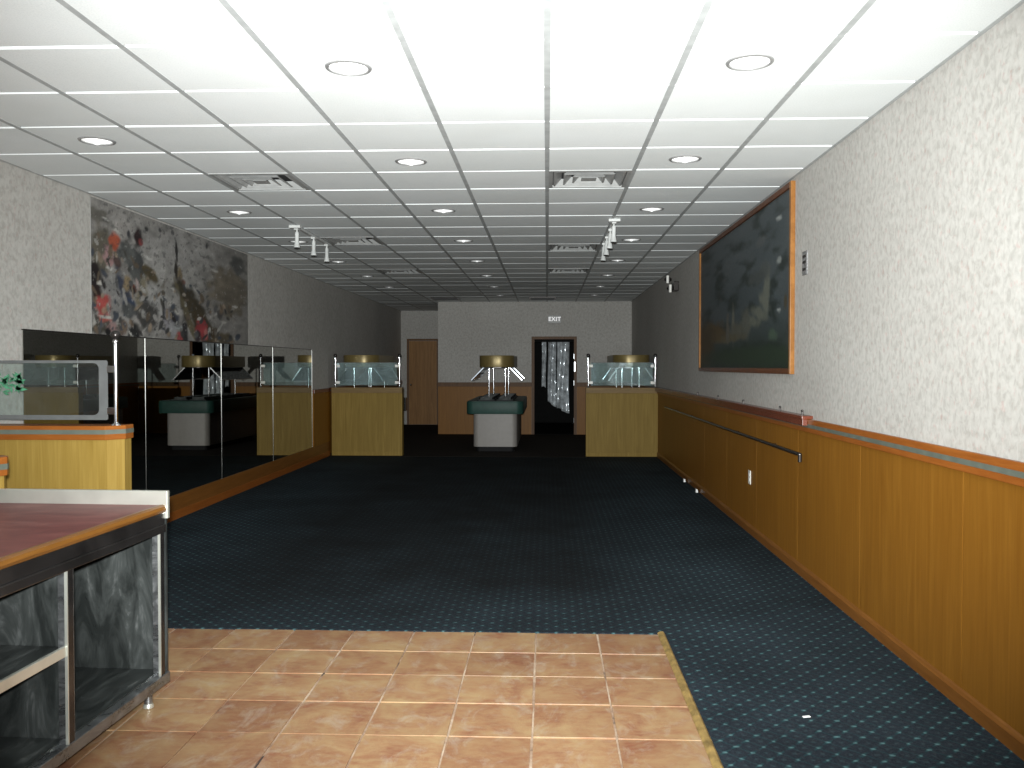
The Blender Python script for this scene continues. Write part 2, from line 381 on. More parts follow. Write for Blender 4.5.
DX0, DX1, DZ = -0.27, 0.575, 2.04                        # kitchen doorway in the far wall
wk = MB().box(XC, DX0, YB, YB + .12, 0, CE + .2).box(DX1, XR, YB, YB + .12, 0, CE + .2).box(DX0, DX1, YB, YB + .12, DZ, CE + .2)
wk.box(XC, XC + .12, YB + .12, YR, 0, CE + .2)
wk = struct(wk.build('wall_far', 'wallpaper'), 'far wall with wallpaper, wood wainscot and a dark doorway', 'wall')
panels(wk, 'x', XC, DX0 - .06, YB, -1, 'panel_wood'); panels(wk, 'x', DX1 + .06, XR - .03, YB, -1, 'panel_wood')
for a, b_ in ((XC, DX0 - .06), (DX1 + .06, XR - .03)):
    MB().box(a, b_, YB - .032, YB - .012, RB + .01, RT + .01).build('chair_rail', 'dark_trim', wk, .003)
wrc = struct(MB().box(XL, XC, YR, YR + .12, 0, CE + .2).build('wall_recess', 'wallpaper'), 'short wall at the back of the left recess', 'wall')
# unseen front wall behind the camera; its windows are added to admit ambient light
wf = MB().box(XL, XR, YF - .12, YF, 0, .45).box(XL, XR, YF - .12, YF, 2.35, CE + .2)
for x in (XL, -1.95, -0.1, XR - .12): wf.box(x, x + .12, YF - .12, YF, .45, 2.35)
struct(wf.build('wall_front', 'front_wall'), 'shop front wall behind the viewer', 'wall')
for i, (a, b_) in enumerate(((XL + .12, -1.95), (-1.83, -0.1), (.02, XR - .12))):
    struct(MB().box(a, b_, YF - .065, YF - .055, .45, 2.35).build('window_%d' % (i + 1), 'window_pane'), '%s unseen window pane added behind the viewer' % ('left', 'middle', 'right')[i], 'window')

# doorway frame with hinges, the kitchen passage beyond
d1 = struct(MB().box(DX0 - .06, DX0, YB - .03, YB + .13, 0, DZ + .06).box(DX1, DX1 + .06, YB - .03, YB + .13, 0, DZ + .06).box(DX0, DX1, YB - .03, YB + .13, DZ, DZ + .06).build('door_1', 'dark_trim'), 'open doorway in the far wall with dark wood frame', 'door')
for z in (.25, 1.05, 1.62): MB().box(DX1 - .006, DX1 + .004, YB - .036, YB + .05, z, z + .11).build('hinge', 'chrome', d1, .002)
MB().box(DX1 + .004, DX1 + .03, YB - .036, YB - .028, 1.35, 1.56).build('strike_plate', 'chrome', d1, .002)
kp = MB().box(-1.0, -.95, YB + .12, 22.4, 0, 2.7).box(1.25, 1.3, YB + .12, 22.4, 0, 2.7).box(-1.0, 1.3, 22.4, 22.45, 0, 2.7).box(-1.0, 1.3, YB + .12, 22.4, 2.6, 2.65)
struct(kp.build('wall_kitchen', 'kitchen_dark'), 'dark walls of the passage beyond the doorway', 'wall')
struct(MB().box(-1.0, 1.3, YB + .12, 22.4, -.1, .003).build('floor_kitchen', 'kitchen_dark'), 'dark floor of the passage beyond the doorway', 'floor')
d2 = struct(MB().box(-3.50, -3.45, YR - .03, YR, 0, 2.15).box(-2.745, -2.695, YR - .03, YR, 0, 2.15).box(-3.45, -2.745, YR - .03, YR, 2.10, 2.15).build('door_2', 'dark_trim'), 'closed brown wooden door in the left recess', 'door')
lf = MB().box(-3.445, -2.75, YR - .022, YR, .01, 2.095).build('door_leaf', 'door_wood', d2)
kb = MB().cyl((-3.39, YR - .022, 1.0), (-3.39, YR - .06, 1.0), .012).ball((-3.39, YR - .075, 1.0), .028).build('door_knob', 'chrome', lf, smooth=True)

# ------------------------------------------------------------------ ceiling: deck, tees, tiles
ceil = struct(MB().box(XL - .1, XR + .1, YF - .1, YR + .1, 3.02, 3.06).build('ceiling', 'deck'), 'suspended ceiling of square white tiles', 'ceiling')
P = 0.6096; Y0 = 3.668
TZ = CE + .010
xs = [k * P for k in range(-6, 4)]
for k in range(-6, 4):
    x = min(max(k * P, XL + .006), XR - .006)
    yend = YR if x < XC + .05 else YB
    MB().box(x - .0150, x + .0150, YF, yend, CE - .0015, TZ + .012).build('main_tee', 'tee', ceil)
for n in range(-8, 30):
    y = Y0 + n * P
    if y > YR: break
    MB().box(XL, XR if y < YB else XC, y - .011, y + .011, TZ + .0005, TZ + .0125).build('cross_tee', 'tee', ceil)
def tile_mesh(w, d, hole=None):
    """tile with chamfered rim; local origin at its centre, face at z=0"""
    g = 0.011; c = 0.004; t = .018
    hx, hy = w / 2 - g, d / 2 - g
    mb = MB()
    rim = [(-hx, -hy), (hx, -hy), (hx, hy), (-hx, hy)]
    ins = [(-hx + c, -hy + c), (hx - c, -hy + c), (hx - c, hy - c), (-hx + c, hy - c)]
    vs_ = [(x, y, t) for x, y in rim] + [(x, y, c) for x, y in rim] + [(x, y, 0) for x, y in ins]
    fs = []
    for a in (0, 4):
        fs += [[a + i, a + (i + 1) % 4, a + 4 + (i + 1) % 4, a + 4 + i] for i in range(4)]
    if not hole:
        fs += [[0, 1, 2, 3], [8, 11, 10, 9]]
    else:
        n = 24
        circ = [(hole * math.cos(2 * PI * (i + .5) / n - .75 * PI), hole * math.sin(2 * PI * (i + .5) / n - .75 * PI)) for i in range(n)]
        vs_ += [(x, y, 0) for x, y in circ]
        for s_ in range(4):                       # fan between each side and its quarter of the hole
            q = [12 + s_ * 6 + i for i in range(6)]
            for i in range(5):
                fs.append([8 + s_, q[i + 1], q[i]] if i < 3 else [8 + (s_ + 1) % 4, q[i + 1], q[i]])
            fs.append([8 + s_, 8 + (s_ + 1) % 4, q[3]])
            fs.append([8 + (s_ + 1) % 4, 12 + ((s_ + 1) * 6) % 24, q[5]])
    mb.add(vs_, fs); o = mb.build('ceiling_tile', 'ceiling_tile'); me = o.data; bpy.data.objects.remove(o); return me
ROWS = range(-4, 25)
def col_x(k): return max(k * P, XL), min((k + 1) * P, XR)
def row_y(n): return Y0 + n * P, min(Y0 + (n + 1) * P, YB)
vents = [(0, 4), (-4, 4), (0, 10), (-4, 9), (0, 14), (-4, 14)]
lights = {}
for r in range(8): lights[(-2, 3 * r)] = ('centre-left', r); lights[(1, 3 * r)] = ('right', r)
for r, n in enumerate((2, 6, 9, 12, 15, 18)): lights[(-5, n)] = ('far left', r)
cache = {}
def tile_at(x0, x1, y0, y1, hole):
    key = (round(x1 - x0, 3), round(y1 - y0, 3), hole)
    if key not in cache: cache[key] = tile_mesh(x1 - x0, y1 - y0, .094 if hole else None)
    o = link('ceiling_tile', cache[key], ceil, ((x0 + x1) / 2, (y0 + y1) / 2, CE + random.uniform(-.0012, .0012)))
    o.rotation_euler = (random.uniform(-.002, .002), random.uniform(-.002, .002), 0)
for n in ROWS:
    for k in range(-6, 3):
        if (k, n) in vents: continue
        x0, x1 = col_x(k); y0, y1 = row_y(n)
        if y1 - y0 < .05: continue
        tile_at(x0, x1, y0, y1, (k, n) in lights)
for n in range(24, 30):                                   # over the recess
    for k in (-6, -5, -4):
        x0, x1 = max(k * P, XL), min((k + 1) * P, XC); y0, y1 = max(Y0 + n * P, YB), min(Y0 + (n + 1) * P, YR)
        if y1 - y0 > .05 and x1 - x0 > .05: tile_at(x0, x1, y0, y1, False)
yb = Y0 - 4 * P
MB().box(XL, XR, YF, yb - .011, CE, CE + .018).build('ceiling_board', 'ceiling_tile', ceil)

# downlights (switched off): trim ring, white reflector, lamp
ordn = ['first', 'second', 'third', 'fourth', 'fifth', 'sixth', 'seventh', 'eighth']
dm = None
for (k, n), (row, r) in lights.items():
    x0, x1 = col_x(k); y0, y1 = row_y(n); c = ((x0 + x1) / 2 if k < 2 else 2.5 * P, (y0 + y1) / 2, CE)
    t = thing('recessed_downlight', '%s recessed round downlight from the front in the %s ceiling row' % (ordn[r], row), 'ceiling light', c, 0, 'recessed ceiling downlights')
    if dm is None:
        a = MB().lathe([(.088, .002), (.089, -.004), (.094, -.007), (.104, -.005), (.108, .0), (.088, .002)], seg=28).build('trim_ring', 'trim_grey', t, smooth=True)
        b_ = MB().lathe([(.090, .0), (.086, .03), (.075, .085), (.060, .11), (.0005, .115)], seg=28).build('reflector', 'can_white', t, smooth=True)
        d_ = MB().lathe([(.016, .113), (.018, .105), (.028, .094), (.030, .086), (.022, .079), (.0005, .076)], seg=16).build('lamp_bulb', 'bulb_glass', t, smooth=True)
        dm = (a.data, b_.data, d_.data)
    else:
        for nm, me in zip(('trim_ring', 'reflector', 'lamp_bulb'), dm): link(nm, me, t)

# air diffusers: frame, three nested sloping louvres, centre cone
def louvre(h, drop):
    o_, i_ = h, h - .055; mb = MB()
    sq = lambda s, z: [(-s, -s, z), (s, -s, z), (s, s, z), (-s, s, z)]
    vs_ = sq(o_, .0 + drop) + sq(i_, .045 + drop) + sq(i_ - .006, .045 + drop) + sq(o_ - .012, -.004 + drop)
    fs = []
    for a in (0, 4, 8): fs += [[a + i, a + (i + 1) % 4, a + 4 + (i + 1) % 4, a + 4 + i] for i in range(4)]
    fs += [[12 + i, 12 + (i + 1) % 4, (i + 1) % 4, i] for i in range(4)]
    return mb.add(vs_, fs)
vlab = {(0, 4): 'large square air diffuser nearest the front in the centre of the ceiling', (-4, 4): 'square air diffuser nearest the front above the left side, by the mural',
        (0, 10): 'second square air diffuser in the centre beside the white track lamps', (-4, 9): 'square air diffuser just behind the left row of white track lamps',
        (0, 14): 'third square air diffuser back in the centre of the ceiling', (-4, 14): 'rearmost square louvred air diffuser above the left side'}
vm = None
for (k, n) in vents:
    c = ((k + .5) * P, Y0 + (n + .5) * P, CE)
    t = thing('air_diffuser', vlab[(k, n)], 'air vent', c, 0, 'square ceiling air diffusers')
    if vm is None:
        h = P / 2 - .012
        fr = MB()
        for s_ in ((-h, h, -h, -h + .03), (-h, h, h - .03, h), (-h, -h + .03, -h + .03, h - .03), (h - .03, h, -h + .03, h - .03)): fr.box(*s_, -.002, .012)
        obs = [fr.build('frame', 'vent_metal', t), MB().box(-h, h, -h, h, .075, .08).build('backing', 'vent_dark', t),
               louvre(.258, .004).build('louvre', 'vent_metal', t), louvre(.185, .002).build('louvre', 'vent_metal', t), louvre(.118, 0).build('louvre', 'vent_metal', t),
               MB().add([(-.055, -.055, 0), (.055, -.055, 0), (.055, .055, 0), (-.055, .055, 0), (-.03, -.03, .03), (.03, -.03, .03), (.03, .03, .03), (-.03, .03, .03)],
                        [(0, 3, 2, 1), (4, 5, 6, 7), (0, 1, 5, 4), (1, 2, 6, 5), (2, 3, 7, 6), (3, 0, 4, 7)]).build('centre_plate', 'vent_metal', t)]
        vm = [(o.name.split('.')[0], o.data) for o in obs]
    else:
        for nm, me in vm: link(nm, me, t)
for x, lab in ((-.09, 'flat dark ceiling grille near the far wall, above the passage'), (-2.05, 'flat dark ceiling grille at the corner of the far wall, left')):
    t = thing('ceiling_grille', lab, 'air vent', (x, 17.45, CE), 0, 'dark grilles near the far wall')
    MB().box(-.27, .27, -.27, .27, -.018, -.001).build('frame', 'black_metal', t, .004)
    for i in range(8): MB().box(-.24, .24, -.22 + i * .06, -.20 + i * .06, -.026, -.018).build('slat', 'vent_dark', t)

# track lights
def track(x, y0, y1, heads, lab):
    t = thing('track_light', lab, 'track light', (x, y0, CE), 0, 'ceiling track lights')
    L = y1 - y0
    MB().box(-.018, .018, 0, L, -.022, .008).build('track_rail', 'white_enamel', t, .002)
    MB().box(-.055, .055, -.02, .06, -.030, -.004).build('feed_box', 'white_enamel', t, .004)
    for dy, tilt in heads:
        h = MB().box(-.02, .02, dy - .035, dy + .035, -.04, -.02).cyl((0, dy, -.03), (0, dy, -.075), .010, 10).build('lamp_arm', 'white_enamel', t)
        b0 = Vector((0, dy, -.065)); d = Vector((tilt, -.10, -1)).normalized()
        can = MB().cyl(b0, b0 + d * .09, .020, 16).cyl(b0 + d * .09, b0 + d * .135, .020, 16, .030).cyl(b0 + d * .135, b0 + d * .15, .030, 16, .030)
        can.build('lamp_head', 'white_enamel', h, smooth=True)
        MB().cyl(b0 + d * .15, b0 + d * .1525, .026, 16).build('lamp_lens', 'vent_dark', h)
track(-4 * P - .016, 8.35, 9.7, ((.07, .02), (.68, .02), (1.22, .02)), 'three white cylindrical lamps on a ceiling track, left side')
track(P + .016, 8.1, 9.73, ((.07, -.03), (.52, -.06), (1.02, -.06), (1.5, -.06)), 'four white cylindrical lamps on a ceiling track, right of centre')

# ------------------------------------------------------------------ low partitions with glass on top
def post(t, x, y, z0, z1, name='post', r=.0115):
    p = MB().cyl((x, y, z0), (x, y, z1), r, 14).lathe([(.028, 0), (.026, .006), (.014, .012), (.0115, .02)], (x, y, z0), 16)
    p.lathe([(.0115, -.03), (.018, -.024), (.018, -.016), (.012, -.010), (.016, -.004), (.0115, .004)], (x, y, z1), 16)
    o = p.build(name, 'chrome', t, smooth=True)
    MB().ball((x, y, z1 + .022), .030, 16, 10).build('ball_finial', 'black_metal', o, smooth=True)
    return o
def half_wall(x0, x1, y, lab, posts):
    t = thing('half_wall', lab, 'partition', ((x0 + x1) / 2, y, 0), 0, 'low partitions in front of the buffet')
    w = (x1 - x0) / 2; d = .14
    MB().box(-w, w, .004, d, 0.0, RB + .01).build('core', 'pale_wood_dimmed', t)
    MB().box(-w, w, -.006, .004, .07, RB + .01).build('front_panel', 'pale_wood_dimmed', t)
    MB().box(-w, w, -.012, .004, .006, .07).build('kick_board', 'pale_wood_dimmed', t, .002)
    MB().box(-w, w, -.022, d + .02, RB + .01, RT + .01).build('cap', 'dark_wood_cap', t, .006)
    for x in posts: post(t, x, .05, RT + .01, 1.62, r=.0085)
    g0, g1 = posts[0] + .045, posts[1] - .045
    g = MB().box(g0, g1, .046, .054, 1.155, 1.525).build('glass_pane', 'teal_pane', t)
    MB().box(g0, g1, .045, .055, 1.522, 1.528).build('glass_edge', 'frost', g)
    for x in posts:
        s_ = 1 if x < 0 else -1
        for z in (1.20, 1.47): MB().box(min(x, x + s_ * .075), max(x, x + s_ * .075), .038, .062, z - .022, z + .022).build('clip', 'white_plastic', t, .003)
half_wall(XM + .04, -2.36, 14.0, 'low pale wood partition with glass beside the mirrors', (-.53, .53))
half_wall(.63, XR - .014, 14.0, 'low pale wood partition with glass against the right wall', (-.54, .54))

# near partition on the left: chamfered end, striped cap, etched pane
def capped(name, lab, prof, cap, loc, inl):
    t = thing(name, lab, 'partition', loc)
    MB().prism(prof, 0, RB - .005).build('core', 'pale_wood', t)
    c = MB().prism(cap, RB - .005, RT - .008).build('cap', 'rail_wood', t, .004)
    MB().prism(inl, RB + .030, RB + .058).build('green_inlay', 'inlay_green', c)
    return t
ch = lambda o, x1: [(XL + .014 + 3, -o), (x1 - .075, -o), (x1 + o * .4, .075), (x1 + o * .4, .16 + o), (XL + .014 + 3, .16 + o)]
t = capped('low_partition', 'near low partition with striped cap, chrome post and etched pane', ch(0, .370), ch(.018, .370), (-3, 5.2, 0), ch(.0195, .370))
p0 = post(t, .325, .06, RT - .008, 1.64)
g = MB().box(-.62, .277, .056, .064, 1.135, 1.505).build('glass_pane', 'pane', t)
fb = MB(); outer = rrect(-.62, .277, 1.135, 1.505, .012); inner = rrect(-.60, .220, 1.165, 1.488, .035)
n = len(outer)
fb.add([(x, .0545, z) for x, z in outer] + [(x, .0545, z) for x, z in inner], [[i, (i + 1) % n, n + (i + 1) % n, n + i] for i in range(n)])
fb.build('frosted_border', 'frost', g)
lv = MB(); rl = random.Random(4)
for i in range(64):
    cx = rl.uniform(-.60, -.255); cz, a, l = 1.365 + rl.uniform(-.075, .075) * (1 if cx < -.3 else .6), rl.uniform(0, PI), rl.uniform(.020, .040)
    dx, dz = math.cos(a) * l, math.sin(a) * l; px, pz = -dz * .32, dx * .32
    lv.add([(cx - dx, .0542, cz - dz), (cx + px, .0542, cz + pz), (cx + dx, .0542, cz + dz), (cx - px, .0542, cz - pz)], [(0, 1, 2, 3)])
lv.build('painted_leaves', 'leaf_green', g)['label'] = 'green leaves painted on the glass'
for z in (1.19, 1.45): MB().box(.270, .320, .052, .068, z - .022, z + .022).build('clip', 'chrome', t, .003)
# end of a lower capped rail just behind the steel counter
t = thing('low_rail_wall', 'rounded striped cap of a lower partition at the left edge behind the counter', 'partition', (-2.945, 3.9, 0))
e = lambda o: [(-.69, -o), (.36, -o), (.385 + o, .015), (.40 + o, .05), (.385 + o, .085), (.36, .10 + o), (-.69, .10 + o)]
MB().prism(e(-.004), 0, .955).build('core', 'pale_wood', t)
c = MB().prism(e(.012), .955, 1.045).build('cap', 'rail_wood', t, .006); MB().prism(e(.0135), .985, 1.012).build('green_inlay', 'inlay_green', c)

# ------------------------------------------------------------------ mirrors
my = [5.74, 7.53, 9.32, 11.10, 12.97]
mlab = ['mirror panel nearest the viewer on the left wall', 'mirror panel below the middle of the mural', 'mirror panel below the far end of the mural', 'last mirror panel before the far left partition']
for i in range(4):
    t = thing('mirror_panel', mlab[i], 'mirror', (XM, my[i], .235), 0, 'mirrors along the left wall')
    L = my[i + 1] - my[i]
    MB().box(-.006, 0, .0005, L - .004, 0, 1.48).build('mirror_glass', 'mirror', t)
    MB().box(-.006, .003, L - .0032, L - .0005, 0, 1.48).build('joint_strip', 'joint_metal', t)
    MB().box(-.012, .003, .002, L - .008, 1.48, 1.488).build('top_channel', 'black_metal', t)

# ------------------------------------------------------------------ painted sheet: vertex colours on a fine grid
def sheet(name, mat, parent, w, h, nu, nv, fn, place):
    vs_ = [place(w * i / nu, h * j / nv) for j in range(nv + 1) for i in range(nu + 1)]
    fs = [[j * (nu + 1) + i, j * (nu + 1) + i + 1, (j + 1) * (nu + 1) + i + 1, (j + 1) * (nu + 1) + i] for j in range(nv) for i in range(nu)]
    me = bpy.data.meshes.new(name); me.from_pydata(vs_, [], fs); me.materials.append(M[mat])
    ca = me.color_attributes.new('print', 'FLOAT_COLOR', 'POINT')
    buf = []
    for j in range(nv + 1):
        for i in range(nu + 1): buf += [*fn(i / nu, j / nv), 1.0]
    ca.data.foreach_set('color', buf)
    return link(name, me, parent)
from mathutils import noise as mn
def lerp(a, b_, t): return tuple(p + (q - p) * t for p, q in zip(a, b_))
def fb_(u, v, s, seed=0, o=4): return mn.fractal(Vector((u * s, v * s, seed)), 1.0, 2.0, o)
def blob(c, u, v, cu, cv, ru, rv, ang, col, soft=.22, asp=1.5, wob=.45):
    du, dv = (u - cu) * asp, v - cv
    if max(abs(du), abs(dv)) > 1.9 * max(ru, rv): return c
    ca, sa = math.cos(ang), math.sin(ang); x, y = du * ca + dv * sa, -du * sa + dv * ca
    r = math.hypot(x / ru, y / rv) + wob * mn.noise(Vector((u * 27, v * 18, cu * 9)))
    k = min(max((1 + soft - r) / (2 * soft), 0), 1)
    return lerp(c, col, k) if k > 0 else c
# u runs from the near edge to the far edge of the sheet, v from its foot to its top; asp = width / height
MBL = [ # cu, cv, ru, rv, angle, colour
    (.06, .62, .10, .20, 0, (.13, .115, .085)), (.05, .88, .12, .05, 0, (.15, .14, .12)), (.20, .80, .10, .12, 0, (.32, .30, .28)),
    (.50, .55, .30, .24, 0, (.31, .30, .28)), (.55, .80, .3, .15, .3, (.30, .29, .275)), (.16, .30, .16, .16, 0, (.24, .235, .225)),
    (.02, .43, .07, .10, 0, (.018, .012, .012)), (.035, .30, .05, .05, 0, (.03, .015, .012)),
    (.155, .725, .055, .075, 0, (.42, .075, .025)), (.115, .60, .05, .085, .2, (.42, .24, .24)), (.17, .585, .04, .05, 0, (.08, .05, .045)),
    (.245, .82, .015, .03, 0, (.05, .05, .06)), (.305, .815, .035, .075, 0, (.03, .015, .015)), (.325, .775, .02, .03, 0, (.22, .04, .04)),
    (.28, .62, .09, .16, .5, (.065, .07, .07)), (.23, .66, .08, .09, 0, (.10, .105, .10)), (.33, .49, .11, .07, 0, (.10, .105, .10)),
    (.40, .52, .05, .12, .9, (.085, .065, .03)), (.43, .50, .07, .05, 0, (.085, .065, .03)),
    (.21, .39, .05, .12, .5, (.045, .055, .085)), (.235, .42, .045, .06, 0, (.27, .20, .11)), (.275, .40, .02, .05, .6, (.16, .04, .02)), (.245, .26, .06, .05, 0, (.035, .05, .09)),
    (.33, .36, .05, .16, -.2, (.24, .21, .14)), (.42, .32, .10, .14, 0, (.33, .325, .31)), (.45, .62, .05, .16, 0, (.36, .35, .33)),
    (.075, .22, .075, .085, 0, (.42, .06, .05)), (.08, .185, .03, .025, 0, (.40, .24, .16)), (.09, .12, .07, .03, .1, (.38, .08, .06)),
    (.06, .06, .16, .045, 0, (.07, .065, .05)), (.135, .045, .05, .075, .3, (.36, .22, .21)), (.205, .07, .05, .06, 0, (.17, .12, .09)), (.28, .03, .06, .07, 0, (.02, .02, .02)), (.11, .03, .03, .03, 0, (.012, .012, .012)),
    (.245, .21, .08, .05, 0, (.09, .095, .095)), (.37, .19, .10, .12, 0, (.065, .062, .058)), (.47, .25, .012, .10, 0, (.02, .02, .02)), (.51, .265, .06, .015, .2, (.24, .19, .11)),
    (.555, .79, .012, .10, .05, (.025, .022, .02)), (.552, .63, .018, .09, .1, (.03, .025, .02)), (.575, .60, .025, .06, 0, (.20, .15, .085)),
    (.58, .47, .03, .10, .25, (.05, .038, .028)), (.60, .53, .025, .03, 0, (.20, .09, .07)),
    (.64, .36, .085, .22, .62, (.045, .037, .022)), (.70, .22, .085, .26, .62, (.055, .042, .022)), (.755, .08, .085, .20, .6, (.06, .04, .018)),
    (.61, .30, .018, .22, .42, (.10, .085, .045)), (.64, .16, .03, .22, .4, (.12, .10, .055)), (.60, .42, .02, .015, 0, (.30, .27, .22)),
    (.52, .20, .07, .10, .5, (.05, .055, .075)), (.50, .16, .04, .12, 0, (.26, .25, .27)), (.53, .08, .04, .08, .2, (.28, .28, .29)), (.57, .12, .06, .016, 0, (.34, .36, .36)),
    (.575, .035, .04, .04, 0, (.34, .05, .05)), (.605, .10, .03, .10, 0, (.03, .028, .03)),
    (.715, .12, .055, .095, 0, (.30, .03, .035)), (.74, .09, .02, .045, 0, (.36, .11, .10)), (.69, .05, .03, .06, 0, (.04, .025, .03)),
    (.88, .58, .16, .22, -.4, (.16, .135, .10)), (.93, .45, .10, .2, -.3, (.14, .12, .09)), (.83, .30, .03, .05, 0, (.09, .085, .08)), (.95, .84, .07, .10, 0, (.09, .09, .085)),
    (.80, .72, .03, .012, -.1, (.42, .40, .36)), (.93, .40, .025, .012, 0, (.36, .35, .32)), (.86, .22, .025, .012, 0, (.34, .33, .30)), (.92, .06, .03, .015, 0, (.34, .33, .31)),
    (.13, .51, .06, .014, -.1, (.44, .43, .40)), (.36, .67, .05, .018, -.2, (.46, .45, .42)), (.12, .135, .09, .010, -.05, (.44, .42, .38)), (.055, .385, .03, .014, 0, (.46, .44, .40)),
    (.30, .42, .02, .05, .2, (.40, .32, .30)), (.10, .87, .04, .010, -.2, (.44, .43, .40)), (.17, .81, .05, .010, -.3, (.46, .44, .40)), (.36, .90, .02, .02, 0, (.05, .05, .05)),
    (.45, .93, .015, .02, 0, (.06, .06, .06)), (.53, .95, .015, .02, 0, (.08, .08, .08)), (.75, .93, .012, .025, 0, (.07, .07, .07)), (.85, .05, .10, .06, 0, (.10, .08, .05))]
rm = random.Random(11)
pal = [(.05, .05, .05), (.07, .065, .055), (.10, .10, .10), (.38, .37, .34), (.34, .33, .31), (.17, .12, .08), (.06, .07, .09), (.03, .025, .025), (.12, .09, .06), (.26, .20, .14)]
for i in range(150):
    a_ = rm.random(); cu_ = a_ ** 1.3 * .95; cv_ = rm.uniform(.02, .78 - .35 * a_)
    MBL.append((cu_, cv_, rm.uniform(.006, .022), rm.uniform(.008, .05), rm.uniform(-.9, .9), rm.choice(pal)))
def mural(u, v):
    yy = 6.86 + 3.70 * u; u = (456 - 456 * 6.86 / yy) / 158      # the figures crowd toward the near end
    t = .5 + .5 * fb_(u * 1.5, v, 3.0, 2)
    c = lerp((.20, .19, .175), (.36, .345, .325), min(max(t, 0), 1))
    c = lerp(c, (.15, .145, .135), min(max(fb_(u * 1.5, v, 6, 9) * 1.1 - .1, 0), .8))
    if u > .6: c = lerp(c, (.19, .18, .165), min(1, (u - .6) * 2.2))
    for b_ in MBL: c = blob(c, u, v, *b_)
    sp_ = fb_(u * 1.5, v, 26, 5, 3)
    if .08 < u < .8 and sp_ > .36: c = lerp(c, (.06, .06, .06), .55)
    if sp_ < -.55: c = lerp(c, (.42, .41, .39), .35)
    w_ = fb_(u * 1.5, v, 14, 31, 3)
    c = tuple(x * (1 + .35 * w_) for x in c)
    g_ = sum(c) / 3
    return tuple(max(.01, (g_ + (x - g_) * .85) * .86) for x in c)
t = thing('wall_mural', 'faded paper mural of small red and grey figures on the left wall', 'mural', (XL, 6.79, 1.72))
MW, MH = 3.62, 1.105
MB().box(0.0, .004, 0, MW, 0, MH).build('backing_paper', 'sign_grey', t)
sheet('printed_scene', 'mural_print', t, MW, MH, 260, 90, mural, lambda a, z: (.0055, a, z))

def picture(u, v):
    yy = 6.37 + 3.8 * u; u = (245 - 245 * 6.37 / yy) / 92
    t = .5 + .5 * fb_(u, v * 1.6, 2.4, 3)
    c = lerp((.024, .038, .042), (.085, .100, .105), min(max(t * .5 + v * .6, 0), 1))
    if v < .35: c = lerp(c, (.016, .026, .018), min(1, (.35 - v) * 3.4))
    c = lerp(c, (.014, .022, .018), min(max(fb_(u, v * 1.6, 7, 1) * 1.5, 0), .8))
    k = dict(asp=.62, wob=.45)
    for b_ in ((.27, .50, .022, .11, .05, (.13, .14, .115)), (.30, .41, .025, .08, -.35, (.13, .14, .115)), (.36, .355, .03, .06, -.8, (.12, .13, .105)), (.44, .31, .03, .06, -1.1, (.11, .12, .095)),
               (.30, .60, .04, .05, 0, (.075, .085, .08)), (.38, .58, .05, .04, 0, (.06, .07, .068)), (.50, .30, .03, .10, 0, (.085, .09, .075)),
               (.64, .30, .008, .13, 0, (.12, .12, .095)), (.60, .26, .05, .05, 0, (.085, .085, .065)), (.72, .22, .12, .03, 0, (.085, .075, .045)),
               (.85, .28, .08, .07, .3, (.075, .050, .020)), (.93, .20, .05, .16, 0, (.05, .035, .016)), (.70, .30, .010, .10, 0, (.09, .085, .07)),
               (.135, .875, .018, .011, .3, (.34, .36, .35)), (.135, .63, .016, .018, 0, (.24, .26, .25)), (.135, .34, .014, .009, 0, (.30, .32, .31)), (.34, .80, .03, .03, .5, (.085, .095, .095)),
               (.20, .20, .03, .03, 0, (.055, .085, .06)), (.45, .08, .3, .06, 0, (.02, .035, .02)), (.06, .38, .01, .04, 0, (.06, .05, .03))):
        c = blob(c, u, v, *b_[:6], .35, **k)
    return c
t = thing('framed_picture', 'large dark landscape picture in an orange wooden frame, right wall', 'picture', (XR, 6.37, 1.41))
PW, PH, fw = 3.80, 1.405, .042
for a in ((0, fw, 0, PH), (PW - fw, PW, 0, PH)): MB().box(-.034, 0, a[0], a[1], a[2], a[3]).build('frame_stile', 'frame_wood', t, .003)
for a in ((fw, PW - fw, 0, fw), (fw, PW - fw, PH - fw, PH)): MB().box(-.034, 0, a[0], a[1], a[2], a[3]).build('frame_rail', 'frame_wood_shaded', t, .003)
MB().box(-.015, 0, fw, PW - fw, fw, PH - fw).build('canvas_board', 'dark_trim', t)
sheet('painted_landscape', 'picture_print', t, PW - 2 * fw, PH - 2 * fw, 200, 76, picture, lambda a, z: (-.0165, fw + a, fw + z))

